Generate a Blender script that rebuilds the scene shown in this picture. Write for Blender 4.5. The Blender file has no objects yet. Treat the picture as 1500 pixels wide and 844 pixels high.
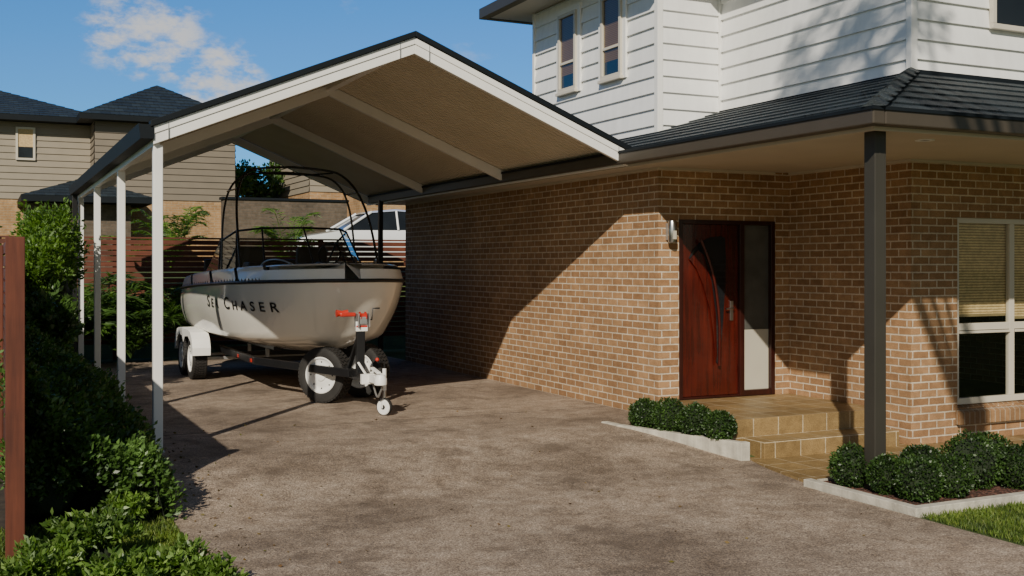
import bpy, bmesh, math, random
import numpy as np
from mathutils import Vector, Matrix, noise
random.seed(5); rng=np.random.default_rng(7)
scene=bpy.context.scene
COL=scene.collection

# ------------------------------------------------------------------ helpers
def gz(y):
    t=min(1,max(0,(10.6-y)/2.2)); t=t*t*(3-2*t)
    return -0.19*t
def empty(name,loc=(0,0,0)):
    e=bpy.data.objects.new(name,None); e.location=loc; COL.objects.link(e); return e
def box_uv(me):
    uv=me.uv_layers.new(name="UVMap")
    for p in me.polygons:
        n=p.normal; a=max(range(3),key=lambda i:abs(n[i]))
        for li in p.loop_indices:
            c=me.vertices[me.loops[li].vertex_index].co
            uv.data[li].uv=(c.y,c.z) if a==0 else ((c.x,c.z) if a==1 else (c.x,c.y))
def obj(name,verts,faces,mat,parent=None,smooth=False,uv=True,split=None):
    me=bpy.data.meshes.new(name); me.from_pydata([tuple(v) for v in verts],[],[tuple(f) for f in faces]); me.update()
    if uv: box_uv(me)
    o=bpy.data.objects.new(name,me); COL.objects.link(o)
    if mat: me.materials.append(mat)
    if parent: o.parent=parent
    if smooth:
        me.polygons.foreach_set("use_smooth",[True]*len(me.polygons))
    if split:
        m=o.modifiers.new("es",'EDGE_SPLIT'); m.split_angle=math.radians(split)
    return o
BF=[(0,3,2,1),(4,5,6,7),(0,1,5,4),(1,2,6,5),(2,3,7,6),(3,0,4,7)]
def boxes(name,lst,mat,parent=None,bevel=0):
    V=[];F=[]
    for (x0,x1,y0,y1,z0,z1) in lst:
        b=len(V)
        V+=[(x0,y0,z0),(x1,y0,z0),(x1,y1,z0),(x0,y1,z0),(x0,y0,z1),(x1,y0,z1),(x1,y1,z1),(x0,y1,z1)]
        F+=[tuple(b+i for i in f) for f in BF]
    o=obj(name,V,F,mat,parent)
    if bevel:
        m=o.modifiers.new("b",'BEVEL'); m.width=bevel; m.segments=2
    return o
def box(name,x0,x1,y0,y1,z0,z1,mat,parent=None,bevel=0):
    return boxes(name,[(x0,x1,y0,y1,z0,z1)],mat,parent,bevel)
def prism(name,poly,axis,a0,a1,mat,parent=None,bevel=0):
    def P(p,a):
        return (a,p[0],p[1]) if axis==0 else ((p[0],a,p[1]) if axis==1 else (p[0],p[1],a))
    n=len(poly)
    V=[P(p,a0) for p in poly]+[P(p,a1) for p in poly]
    F=[tuple(range(n)),tuple(range(2*n-1,n-1,-1))]+[(i,i+n,(i+1)%n+n,(i+1)%n) for i in range(n)]
    me=bpy.data.meshes.new(name); me.from_pydata(V,[],F); me.update()
    bm=bmesh.new(); bm.from_mesh(me); bmesh.ops.recalc_face_normals(bm,faces=bm.faces); bm.to_mesh(me); bm.free(); me.update()
    box_uv(me)
    o=bpy.data.objects.new(name,me); COL.objects.link(o); me.materials.append(mat)
    if parent: o.parent=parent
    if bevel:
        m=o.modifiers.new("b",'BEVEL'); m.width=bevel; m.segments=2
    return o
def tube(name,pts,r,mat,parent=None,smooth=True,cyclic=False,res=4):
    cu=bpy.data.curves.new(name,'CURVE'); cu.dimensions='3D'; cu.bevel_depth=r; cu.bevel_resolution=res; cu.use_fill_caps=True
    s=cu.splines.new('POLY' if not smooth else 'NURBS')
    s.points.add(len(pts)-1)
    for i,p in enumerate(pts): s.points[i].co=(p[0],p[1],p[2],1)
    s.use_cyclic_u=cyclic
    if smooth: s.use_endpoint_u=True; s.order_u=3; s.resolution_u=8
    o=bpy.data.objects.new(name,cu); COL.objects.link(o); cu.materials.append(mat)
    if parent: o.parent=parent
    return o
def lathe(name,prof,n,mat,parent,center,ang=0,smooth=True,split=35,axis='X'):
    V=[];F=[]
    R=Matrix.Rotation(ang,4,'Z')
    for i in range(n):
        a=2*math.pi*i/n
        for (r,w) in prof:
            p=Vector((w,r*math.cos(a),r*math.sin(a))) if axis=='X' else Vector((r*math.cos(a),r*math.sin(a),w))
            p=R@p+Vector(center); V.append(p)
    m=len(prof)
    for i in range(n):
        j=(i+1)%n
        for k in range(m-1):
            F.append((i*m+k,i*m+k+1,j*m+k+1,j*m+k))
    o=obj(name,V,F,mat,parent,smooth=smooth,uv=True,split=split)
    bm=bmesh.new(); bm.from_mesh(o.data); bmesh.ops.remove_doubles(bm,verts=bm.verts,dist=1e-5); bmesh.ops.recalc_face_normals(bm,faces=bm.faces); bm.to_mesh(o.data); bm.free()
    return o

# ------------------------------------------------------------------ materials
class N:
    def __init__(s,name):
        s.m=bpy.data.materials.new(name); s.m.use_nodes=True; s.t=s.m.node_tree; s.n=s.t.nodes; s.l=s.t.links
        s.b=s.n["Principled BSDF"]; s.out=s.n["Material Output"]
    def new(s,t,**k):
        x=s.n.new(t)
        for a,v in k.items(): setattr(x,a,v)
        return x
    def link(s,a,b): s.l.new(a,b)
    def ramp(s,fac,stops):
        r=s.new('ShaderNodeValToRGB'); e=r.color_ramp.elements
        e[0].position=stops[0][0]; e[0].color=(*stops[0][1],1); e[1].position=stops[-1][0]; e[1].color=(*stops[-1][1],1)
        for p,c in stops[1:-1]:
            q=e.new(p); q.color=(*c,1)
        s.link(fac,r.inputs[0]); return r.outputs[0]
    def noise(s,scale,detail=4,vec=None,rough=.55):
        x=s.new('ShaderNodeTexNoise'); x.inputs['Scale'].default_value=scale; x.inputs['Detail'].default_value=detail; x.inputs['Roughness'].default_value=rough
        if vec is not None: s.link(vec,x.inputs['Vector'])
        return x.outputs['Fac']
    def coord(s,k='Object'):
        return s.new('ShaderNodeTexCoord').outputs[k]
    def mapped(s,k='Object',scale=(1,1,1),loc=(0,0,0)):
        mp=s.new('ShaderNodeMapping'); mp.inputs['Scale'].default_value=scale; mp.inputs['Location'].default_value=loc; s.link(s.coord(k),mp.inputs['Vector']); return mp.outputs[0]
    def mix(s,a,b,fac,mode='MIX'):
        x=s.new('ShaderNodeMix',data_type='RGBA',blend_type=mode)
        for sock,v in ((x.inputs[6],a),(x.inputs[7],b)):
            if isinstance(v,tuple): sock.default_value=(*v,1)
            else: s.link(v,sock)
        if isinstance(fac,(int,float)): x.inputs[0].default_value=fac
        else: s.link(fac,x.inputs[0])
        return x.outputs[2]
    def math(s,op,a,b=0.0):
        x=s.new('ShaderNodeMath',operation=op)
        for i,v in ((0,a),(1,b)):
            if isinstance(v,(int,float)): x.inputs[i].default_value=v
            else: s.link(v,x.inputs[i])
        return x.outputs[0]
    def bump(s,h,strength=.3,dist=.01):
        x=s.new('ShaderNodeBump'); x.inputs['Strength'].default_value=strength; x.inputs['Distance'].default_value=dist
        s.link(h,x.inputs['Height']); s.link(x.outputs[0],s.b.inputs['Normal'])
    def rough(s,v): s.b.inputs['Roughness'].default_value=v
def simple(name,c,rough=.5,metal=0,var=.12,scale=6,bump=0,coat=0,bscale=40,streak=0,spec=None):
    m=N(name); co=m.coord()
    f=m.noise(scale,3,co)
    lo=tuple(x*(1-var) for x in c); hi=tuple(min(1,x*(1+var)) for x in c)
    col=m.ramp(f,[(.3,lo),(.7,hi)])
    if streak:
        s=m.noise(1,4,m.mapped('Object',(9,9,.7)),.6)
        col=m.mix(col,m.ramp(s,[(.35,(1-streak,)*3),(.6,(1,1,1))]),1.0,'MULTIPLY')
    m.link(col,m.b.inputs['Base Color'])
    m.rough(rough); m.b.inputs['Metallic'].default_value=metal; m.b.inputs['Coat Weight'].default_value=coat
    if spec is not None: m.b.inputs['Specular IOR Level'].default_value=spec
    if bump: m.bump(m.noise(bscale,3,co),bump,.01)
    return m.m

M={}
def brick(name,c1,c2,mort,w=.24,h=.086,ms=.0065,offset=.5,rough=.9,bs=.6,spots=.25,big_lo=.72,mdepth=1.3):
    m=N(name); uv=m.coord('UV')
    wob=m.new('ShaderNodeVectorMath',operation='MULTIPLY_ADD')
    cn=m.new('ShaderNodeTexNoise'); cn.inputs['Scale'].default_value=26; cn.inputs['Detail'].default_value=1; m.link(uv,cn.inputs['Vector'])
    m.link(cn.outputs['Color'],wob.inputs[0]); wob.inputs[1].default_value=(.007,.007,0); m.link(uv,wob.inputs[2])
    b=m.new('ShaderNodeTexBrick',offset=offset); b.inputs['Scale'].default_value=1; b.inputs['Brick Width'].default_value=w; b.inputs['Row Height'].default_value=h
    b.inputs['Mortar Size'].default_value=ms; b.inputs['Mortar Smooth'].default_value=.2; b.inputs['Bias'].default_value=0
    b.inputs['Color1'].default_value=(*c1,1); b.inputs['Color2'].default_value=(*c2,1); b.inputs['Mortar'].default_value=(*mort,1)
    m.link(wob.outputs[0],b.inputs['Vector'])
    big=m.noise(1.1,3,uv); mid=m.noise(9,3,uv,.6); fine=m.noise(75,3,uv,.7)
    c=m.mix(b.outputs['Color'],m.ramp(big,[(.3,(big_lo,big_lo*.98,big_lo*.96)),(.7,(1.12,1.1,1.08))]),1.0,'MULTIPLY')
    c=m.mix(c,m.ramp(mid,[(.35,(.78,.75,.72)),(.65,(1.15,1.15,1.15))]),.7,'MULTIPLY')
    c=m.mix(c,m.ramp(fine,[(.35,(.5,.48,.46)),(.65,(1.25,1.25,1.25))]),spots,'MULTIPLY')
    m.link(c,m.b.inputs['Base Color']); m.rough(rough)
    hgt=m.math('SUBTRACT',m.math('MULTIPLY',fine,.5),m.math('MULTIPLY',b.outputs['Fac'],mdepth))
    m.bump(hgt,bs,.014)
    return m.m
M['brick']=brick('brick',(.44,.262,.132),(.315,.175,.083),(.68,.58,.44),ms=.0088,bs=.8,spots=.4,big_lo=.8,mdepth=.8)
M['brick_bg']=brick('brick_bg',(.50,.31,.15),(.40,.24,.11),(.48,.40,.29))
M['brick_dark']=brick('brick_dark',(.15,.115,.085),(.11,.085,.06),(.13,.12,.1))
M['tile']=brick('tile_paving',(.34,.235,.105),(.25,.17,.072),(.55,.46,.31),w=.33,h=.33,ms=.007,offset=0,rough=.45,bs=.35,spots=.6)
M['rooftile']=brick('roof_tile',(.028,.043,.054),(.015,.024,.032),(.005,.007,.009),w=.30,h=.30,ms=.006,offset=.5,rough=.55,bs=.8,spots=.6)
M['sillbrick']=brick('sill_brick',(.36,.21,.10),(.25,.145,.07),(.42,.35,.26),w=.08,h=.4,ms=.006,offset=0)

m=N('concrete_driveway'); co=m.coord()
big=m.noise(.6,3,co,.6); mid=m.noise(4.5,5,co,.72); fine=m.noise(75,2,co,.8)
v=m.new('ShaderNodeTexVoronoi'); v.inputs['Scale'].default_value=70; m.link(co,v.inputs['Vector'])
v2=m.new('ShaderNodeTexVoronoi'); v2.inputs['Scale'].default_value=130; m.link(co,v2.inputs['Vector'])
c=m.ramp(mid,[(.32,(.225,.168,.120)),(.52,(.335,.262,.198)),(.70,(.42,.34,.265))])
c=m.mix(c,m.ramp(big,[(.36,(.66,.64,.62)),(.52,(1,1,1)),(.66,(1.16,1.15,1.14))]),1.0,'MULTIPLY')
c=m.mix(c,m.ramp(fine,[(.38,(.45,.43,.42)),(.5,(1,1,1)),(.66,(1.45,1.45,1.43))]),.8,'MULTIPLY')
sp=m.new('ShaderNodeSeparateColor'); m.link(v.outputs['Color'],sp.inputs[0])
c=m.mix(c,m.ramp(sp.outputs[0],[(.0,(.5,.47,.45)),(.25,(1,1,1)),(.80,(1,1,1)),(1,(1.7,1.66,1.6))]),.6,'MULTIPLY')
sp2=m.new('ShaderNodeSeparateColor'); m.link(v2.outputs['Color'],sp2.inputs[0])
c=m.mix(c,m.ramp(sp2.outputs[1],[(.0,(.6,.58,.56)),(.5,(1,1,1)),(1,(1.35,1.34,1.32))]),.6,'MULTIPLY')
st=m.noise(1.3,5,m.mapped('Object',(1,1,1),(7,3,0)),.68)
c=m.mix(c,(.105,.074,.050),m.ramp(st,[(.53,(0,0,0)),(.66,(.65,.65,.65))]))
st2=m.noise(9,4,m.mapped('Object',(1,1,1),(2,9,0)),.7)
c=m.mix(c,(.07,.05,.035),m.ramp(st2,[(.60,(0,0,0)),(.72,(.6,.6,.6))]))
m.link(c,m.b.inputs['Base Color']); m.rough(.85)
m.bump(m.math('ADD',m.math('MULTIPLY',fine,1.0),m.math('MULTIPLY',mid,.9)),.75,.014)
M['drive']=m.m

m=N('grass_ground'); co=m.coord()
c=m.ramp(m.noise(2.5,4,co,.7),[(.3,(.045,.075,.014)),(.6,(.085,.125,.026)),(.8,(.12,.14,.04))])
c=m.mix(c,m.ramp(m.noise(70,2,co,.8),[(.35,(.5,.5,.5)),(.65,(1.3,1.3,1.3))]),.8,'MULTIPLY')
m.link(c,m.b.inputs['Base Color']); m.rough(.95); m.bump(m.noise(60,2,co,.8),.8,.03); M['grass']=m.m
m=N('mulch'); co=m.coord(); vv=m.new('ShaderNodeTexVoronoi'); vv.inputs['Scale'].default_value=38; m.link(co,vv.inputs['Vector'])
m.link(m.mix(m.ramp(vv.outputs['Color'],[(.2,(.10,.035,.02)),(.5,(.20,.075,.045)),(.8,(.28,.14,.10))]),(.03,.015,.01),m.ramp(vv.outputs['Distance'],[(.35,(0,0,0)),(.7,(.9,.9,.9))])),m.b.inputs['Base Color'])
m.rough(.95); m.bump(vv.outputs['Distance'],1,.03); M['mulch']=m.m
M['soil']=simple('soil',(.035,.027,.017),.95,0,.4,9,.8)
M['twig']=simple('twig_mass',(.016,.026,.010),.95,0,.4,9,.8)

M['white']=simple('white_paint_metal',(.87,.86,.82),.42,0,.03,3,.02)
M['whiteboard']=simple('white_weatherboard',(.87,.87,.85),.5,0,.04,2.2,.08,bscale=25,streak=.06)
M['cream']=simple('cream_soffit',(.60,.53,.42),.6,0,.04,2)
M['kerb']=simple('kerb_white_concrete',(.56,.52,.43),.85,0,.18,6,.5,bscale=60,streak=.25)
M['taupe']=simple('taupe_fascia',(.062,.050,.036),.45,0,.06,3)
M['postgrey']=simple('porch_post_paint',(.040,.036,.028),.5,0,.06,3)
M['darkblue']=simple('dark_gutter_metal',(.008,.011,.014),.6,0,.1,3,spec=.2)
M['black']=simple('black_metal',(.012,.012,.013),.38,0,.1,5)
M['towersteel']=simple('tower_tube',(.06,.06,.058),.25,.6,.1,5)
M['chrome']=simple('brushed_metal',(.55,.55,.54),.28,1,.05,8)
M['galv']=simple('galvanised_steel',(.42,.42,.41),.45,.7,.12,8)
M['red']=simple('red_paint',(.50,.03,.015),.35,0,.1,5)
M['gel']=simple('white_gelcoat',(.92,.885,.79),.12,0,.015,1.2,0,coat=.5)
M['geldeck']=simple('deck_gelcoat',(.86,.845,.79),.25,0,.04,2,.02,coat=.4)
M['vinyl']=simple('dark_vinyl',(.03,.026,.024),.5,0,.1,8)
M['tan']=simple('tan_vinyl',(.26,.20,.10),.55,0,.1,8)
M['trimwhite']=simple('window_frame_cream',(.60,.55,.45),.4,0,.03,3)
M['bark']=simple('bark',(.09,.065,.045),.9,0,.3,9,.8)
M['carwhite']=simple('car_paint_white',(.82,.83,.84),.2,0,.02,2,0,coat=1)
M['grout']=simple('joint_dark',(.10,.075,.055),.95,0,.2,9)
M['taupe_side']=simple('taupe_weatherboard',(.28,.24,.18),.6,0,.05,2)
M['taupe_dark']=simple('brown_weatherboard',(.19,.158,.118),.6,0,.05,2)
M['tyreside']=simple('tyre_rubber',(.024,.022,.020),.68,0,.2,12,.25,bscale=60)
m=N('roof_sheet_underside'); co=m.coord()
m.link(m.ramp(m.noise(1.2,3,co),[(.3,(.62,.54,.40)),(.7,(.70,.62,.48))]),m.b.inputs['Base Color']); m.rough(.45); M['sheet']=m.m

def timber(name,lo,hi,rough=.45,axis=0,coat=0):
    m=N(name); co=m.coord(); mp=m.new('ShaderNodeMapping'); sc=[14,14,14]; sc[axis]=1.0; mp.inputs['Scale'].default_value=sc; m.link(co,mp.inputs['Vector'])
    f=m.noise(1.6,4,mp.outputs[0],.6)
    c=m.mix(m.ramp(f,[(.3,lo),(.7,hi)]),m.ramp(m.noise(2.2,3,co),[(.3,(.7,.7,.7)),(.7,(1.2,1.2,1.2))]),1.0,'MULTIPLY')
    m.link(c,m.b.inputs['Base Color']); m.rough(rough); m.b.inputs['Coat Weight'].default_value=coat
    m.bump(f,.15,.01); return m.m
M['door']=timber('door_timber',(.036,.0038,.0022),(.088,.0088,.0045),.25,2,.3)
M['doorframe']=timber('door_frame_timber',(.022,.004,.003),(.040,.007,.004),.35,2,.1)
M['fence']=timber('fence_timber_x',(.085,.024,.012),(.17,.050,.024),.6,0)
M['fencey']=timber('fence_timber_y',(.07,.020,.010),(.13,.038,.018),.6,1)
M['fencez']=timber('fence_timber_z',(.085,.020,.009),(.155,.040,.017),.7,2)

def glass_dark(name,c=(.01,.012,.014),rough=.06):
    m=N(name); m.link(m.ramp(m.noise(1.5,2,m.coord()),[(.3,c),(.7,tuple(x*1.6 for x in c))]),m.b.inputs['Base Color']); m.rough(rough); m.b.inputs['IOR'].default_value=1.5; return m.m
M['glassdark']=glass_dark('dark_glass')
M['frost']=simple('frosted_glass',(.50,.47,.38),.35,0,.03,3)
M['frostshade']=simple('frosted_glass_painted_shade',(.085,.085,.075),.30,0,.25,4)  # same sidelight glass, with the shade on its upper half painted into the colour
def thin(name,tint,k=.8,b=.045):
    m=N(name); t=m.new('ShaderNodeBsdfTransparent'); g=m.new('ShaderNodeBsdfGlossy'); g.inputs['Roughness'].default_value=.02; t.inputs[0].default_value=(*tint,1)
    lw=m.new('ShaderNodeLayerWeight'); lw.inputs[0].default_value=.5
    f=m.math('ADD',m.math('MULTIPLY',m.math('POWER',lw.outputs['Facing'],4.0),k),b)
    mx=m.new('ShaderNodeMixShader'); m.link(f,mx.inputs[0]); m.link(t.outputs[0],mx.inputs[1]); m.link(g.outputs[0],mx.inputs[2]); m.link(mx.outputs[0],m.out.inputs['Surface']); return m.m
M['glass']=thin('clear_glass',(.88,.90,.87),.6); M['tint']=thin('windscreen_clear',(.84,.86,.82),.6)
m=N('bamboo_blind'); co=m.coord(); w=m.new('ShaderNodeTexWave',bands_direction='Z'); w.inputs['Scale'].default_value=10; w.inputs['Distortion'].default_value=1; w.inputs['Detail Scale'].default_value=3; m.link(co,w.inputs['Vector'])
m.link(m.mix(m.ramp(w.outputs['Fac'],[(.1,(.36,.24,.10)),(.6,(.78,.58,.30))]),m.ramp(m.noise(18,3,co),[(.3,(.75,.75,.75)),(.7,(1.1,1.1,1.1))]),1.0,'MULTIPLY'),m.b.inputs['Base Color']); m.rough(.8); M['blind']=m.m
m=N('brown_blind'); co=m.coord(); w=m.new('ShaderNodeTexWave',bands_direction='Z'); w.inputs['Scale'].default_value=12; m.link(co,w.inputs['Vector'])
m.link(m.ramp(w.outputs['Fac'],[(.1,(.09,.048,.022)),(.6,(.20,.115,.055))]),m.b.inputs['Base Color']); m.rough(.5); M['brownblind']=m.m

def leafmat(name,cs,trans=.3,rough=.45):
    m=N(name); g=m.new('ShaderNodeNewGeometry')
    c=m.ramp(g.outputs['Random Per Island'],[(i/(len(cs)-1),x) for i,x in enumerate(cs)])
    big=m.noise(3.2,2,m.coord(),.6)
    c=m.mix(c,m.ramp(big,[(.32,(.5,.55,.5)),(.68,(1.4,1.35,1.15))]),1.0,'MULTIPLY')
    m.link(c,m.b.inputs['Base Color']); m.rough(rough)
    tr=m.new('ShaderNodeBsdfTranslucent'); m.link(m.mix(c,(1.3,1.5,.6),1.0,'MULTIPLY'),tr.inputs[0])
    mx=m.new('ShaderNodeMixShader'); mx.inputs[0].default_value=trans
    m.link(m.b.outputs[0],mx.inputs[1]); m.link(tr.outputs[0],mx.inputs[2]); m.link(mx.outputs[0],m.out.inputs['Surface']); return m.m
M['leafdark']=leafmat('leaf_dark',[(.045,.09,.022),(.075,.15,.036),(.11,.21,.055)],.3,.38)
M['leafbright']=leafmat('leaf_bright',[(.07,.14,.024),(.12,.22,.042),(.21,.31,.085)],.35)
M['leaflime']=leafmat('leaf_lime',[(.07,.14,.018),(.10,.20,.028),(.15,.26,.05)],.35)
M['leafbox']=leafmat('leaf_boxwood',[(.016,.042,.009),(.03,.07,.014),(.055,.11,.025)],.2)
M['leafpalm']=leafmat('leaf_palm',[(.04,.09,.018),(.065,.14,.028),(.11,.20,.045)],.35)
M['leaftree']=leafmat('leaf_tree',[(.02,.045,.010),(.04,.075,.018),(.07,.11,.03)],.25)
M['blade']=leafmat('grass_blade',[(.06,.11,.015),(.11,.18,.025),(.18,.22,.045)],.3,.6)
M['dry']=leafmat('dry_leaf',[(.10,.05,.02),(.18,.11,.04),(.12,.13,.03)],.2,.7)

# ------------------------------------------------------------------ foliage
def leaf_mesh(name,C,D,size,aspect,mat,parent=None,curl=.25):
    C=np.asarray(C,float); D=np.asarray(D,float); n=len(C)
    D=D/np.maximum(np.linalg.norm(D,axis=1,keepdims=True),1e-6)
    R=rng.normal(size=(n,3)); S=np.cross(D,R); S/=np.maximum(np.linalg.norm(S,axis=1,keepdims=True),1e-6)
    Nn=np.cross(S,D)
    L=(size*rng.uniform(.6,1.3,n))[:,None]
    W=L*aspect*.5
    base=C; tip=C+D*L-Nn*L*curl*.5; mid=C+D*L*.5
    V=np.stack([base,mid+S*W+Nn*L*curl*.15,tip,mid-S*W+Nn*L*curl*.15],1).reshape(-1,3)
    me=bpy.data.meshes.new(name); me.vertices.add(4*n); me.vertices.foreach_set("co",V.ravel())
    me.loops.add(4*n); me.loops.foreach_set("vertex_index",np.arange(4*n,dtype=np.int32))
    me.polygons.add(n); me.polygons.foreach_set("loop_start",np.arange(0,4*n,4,dtype=np.int32))
    try: me.polygons.foreach_set("loop_total",np.full(n,4,dtype=np.int32))
    except Exception: pass
    me.update(calc_edges=True); me.validate()
    me.materials.append(mat); o=bpy.data.objects.new(name,me); COL.objects.link(o)
    if parent: o.parent=parent
    return o
def blob(name,c,r,mat,parent,amp=.15,sub=3,sz=(1,1,1)):
    bm=bmesh.new(); bmesh.ops.create_icosphere(bm,subdivisions=sub,radius=1)
    for v in bm.verts:
        k=1+amp*noise.noise(v.co*2.3+Vector(c)*3.1)
        v.co=Vector((v.co.x*sz[0],v.co.y*sz[1],v.co.z*sz[2]))*r*k+Vector(c)
    me=bpy.data.meshes.new(name); bm.to_mesh(me); bm.free(); me.materials.append(mat)
    for p in me.polygons: p.use_smooth=True
    o=bpy.data.objects.new(name,me); COL.objects.link(o); o.parent=parent; return o
def ball_pts(c,r,n,shell=.25):
    d=rng.normal(size=(n,3)); d/=np.linalg.norm(d,axis=1,keepdims=True)
    rr=r*(1-shell*rng.random(n)**1.5)
    return np.asarray(c)+d*rr[:,None], d
def boxwood(c,r,n=3000):
    e=empty('boxwood_bush')
    blob('inner_mass',c,r*.84,M['twig'],e,.12)
    P,d=ball_pts(c,r,n,.16)
    k=np.array([1+.16*noise.noise(Vector(x)*3.2+Vector(c)*5) for x in d])
    P=np.asarray(c)+(P-np.asarray(c))*k[:,None]
    leaf_mesh('leaves',P,d*.7+rng.normal(size=d.shape)*.75,.027,.6,M['leafbox'],e)
    return e
def shrub(name,c,r,n,mat,size,aspect=.45,stems=26,sz=(1,1,1),core=True,up=.4):
    e=empty(name); P=[];D=[]
    c=np.array(c,float)
    if core: blob('inner_twigs',tuple(c-np.array([0,0,r*sz[2]*.2])),r*.5,M['twig'],e,.5,3,sz)
    per=max(6,n//stems)
    for i in range(stems):
        d=rng.normal(size=3); d[2]=abs(d[2])*1.1+up*.5; d/=np.linalg.norm(d)
        L=r*rng.uniform(.75,1.25)
        root=c+np.array([rng.normal()*.15*r,rng.normal()*.15*r,-r*sz[2]*.5])
        tip=c+d*L*np.array(sz)
        t=rng.uniform(.35,1,per)[:,None]
        bend=np.array([0,0,1])*np.sin(t*np.pi)*.12*r
        pts=root+(tip-root)*t+bend+rng.normal(size=(per,3))*r*.06
        P.append(pts); D.append(d*.6+rng.normal(size=(per,3))*.65+np.array([0,0,.2]))
    leaf_mesh('leaves',np.vstack(P),np.vstack(D),size,aspect,mat,e); return e
def tree(name,base,h,crown,n,size,mat,clumps=30,trunk_r=.2,cl=(.18,.38)):
    e=empty(name); b=Vector(base); cc=Vector(crown[0]); cr=crown[1]
    def limb(nm,p0,p1,r0,r1):
        ax=(p1-p0); L=ax.length; q=ax.to_track_quat('Z','Y'); V=[];F=[];n8=8;segs=5
        for s in range(segs+1):
            t=s/segs; rr=r0+(r1-r0)*t; off=Vector((math.sin(t*3+r0*40)*.04*L,math.cos(t*2.3)*.03*L-.03*L,0))*(1 if 0<s<segs else 0)
            for k in range(n8):
                a=2*math.pi*k/n8; V.append(p0+ax*t+off+q@Vector((math.cos(a)*rr,math.sin(a)*rr,0)))
        for s in range(segs):
            for k in range(n8): F.append((s*n8+k,s*n8+(k+1)%n8,(s+1)*n8+(k+1)%n8,(s+1)*n8+k))
        obj(nm,V,F,M['bark'],e,True)
    fork=b.lerp(cc,.55)
    limb('trunk',b,fork,trunk_r,trunk_r*.6)
    P=[];D=[]
    for i in range(clumps):
        d=rng.normal(size=3); d/=np.linalg.norm(d); rr=rng.random()**.4
        c=np.array(cc)+d*np.array(cr)*rr
        if i<10: limb('limb_%d'%i,fork,Vector(c),trunk_r*.4,.02)
        k=n//clumps; q=rng.normal(size=(k,3)); q/=np.linalg.norm(q,axis=1,keepdims=True)
        rad=np.mean(cr)*rng.uniform(*cl)
        P.append(c+q*(rad*rng.random(k)**.5)[:,None]*np.array([1,1,.7])); D.append(q+rng.normal(size=(k,3))*.6)
    leaf_mesh('leaves',np.vstack(P),np.vstack(D),size,.55,mat,e); return e
def palm(name,base,nf,L,mat,nl=24,leaf=.28,up=1.0,asp=.11):
    e=empty(name); P=[];D=[];base=np.array(base,float)
    for i in range(nf):
        a=rng.uniform(0,2*math.pi); u=rng.uniform(.6,1.4)*up; out=np.array([math.cos(a),math.sin(a),0]); LL=L*rng.uniform(.7,1.1)
        pts=[]
        for k in range(nl+1):
            t=k/nl; p=base+out*LL*(t*.62)+np.array([0,0,1])*LL*u*(t-.58*t*t); pts.append(p)
        tube('stem_%d'%i,pts[::3],.008,mat,e,res=1)
        pts=np.array(pts)
        for k in range(3,nl):
            tan=pts[k+1]-pts[k]; tan/=np.linalg.norm(tan); side=np.cross(tan,[0,0,1]); side/=np.linalg.norm(side)
            for s in(-1,1):
                for z in range(2):
                    P.append(pts[k]+tan*.02*z); D.append(tan*.55+s*side*1.0+np.array([0,0,-.25])+rng.normal(size=3)*.12)
    leaf_mesh('fronds',P,D,leaf,asp,mat,e,.3); return e

# ------------------------------------------------------------------ world
w=bpy.data.worlds.new("World"); scene.world=w; w.use_nodes=True; nt=w.node_tree; nt.nodes.clear()
def wn(t): return nt.nodes.new(t)
L_=nt.links.new
out=wn('ShaderNodeOutputWorld'); bg=wn('ShaderNodeBackground'); sky=wn('ShaderNodeTexSky')
sky.sky_type='NISHITA'; sky.sun_disc=False
SD=Vector((-1,-1.3,1.0)).normalized()
sky.sun_elevation=math.asin(SD.z); sky.sun_rotation=math.atan2(SD.x,SD.y)%(2*math.pi)
sky.air_density=1.0; sky.dust_density=.2; sky.ozone_density=2.0
bg.inputs[1].default_value=.06
tc=wn('ShaderNodeTexCoord')
def wdot(v):
    d=wn('ShaderNodeVectorMath'); d.operation='DOT_PRODUCT'; d.inputs[1].default_value=v; L_(tc.outputs['Generated'],d.inputs[0]); return d.outputs['Value']
def wmr(x,a,b):
    r=wn('ShaderNodeMapRange'); r.inputs['From Min'].default_value=a; r.inputs['From Max'].default_value=b; r.interpolation_type='SMOOTHSTEP'; L_(x,r.inputs['Value']); return r.outputs[0]
def wm(op,a,b):
    x=wn('ShaderNodeMath'); x.operation=op
    for i,v in((0,a),(1,b)):
        if isinstance(v,(int,float)): x.inputs[i].default_value=v
        else: L_(v,x.inputs[i])
    return x.outputs[0]
tcol=wn('ShaderNodeMix'); tcol.data_type='RGBA'; tcol.inputs[6].default_value=(1.10,1.02,.90,1); tcol.inputs[7].default_value=(.46,1.28,2.25,1)
L_(wmr(wdot((.15,.97,.1)),-.1,.75),tcol.inputs[0])
tintn=wn('ShaderNodeMix'); tintn.data_type='RGBA'; tintn.blend_type='MULTIPLY'; tintn.inputs[0].default_value=1
mp=wn('ShaderNodeMapping'); mp.inputs['Scale'].default_value=(1,1,1.9); mp.inputs['Location'].default_value=(.35,.2,.1); L_(tc.outputs['Generated'],mp.inputs[0])
def wnoise(sc,de=9,ro=.6):
    nz=wn('ShaderNodeTexNoise'); nz.inputs['Scale'].default_value=sc; nz.inputs['Detail'].default_value=de; nz.inputs['Roughness'].default_value=ro; L_(mp.outputs[0],nz.inputs['Vector']); return nz.outputs['Fac']
c1=wm('MULTIPLY',wmr(wnoise(6.5),.57,.76),.8)
fine=wnoise(34,6,.62)
mask=wm('MAXIMUM',wm('MAXIMUM',wmr(wdot((.136,.972,.192)),.9985,.99998),wmr(wdot((.187,.970,.157)),.9990,.99998)),wmr(wdot((.105,.975,.196)),.9990,.99998))
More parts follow.
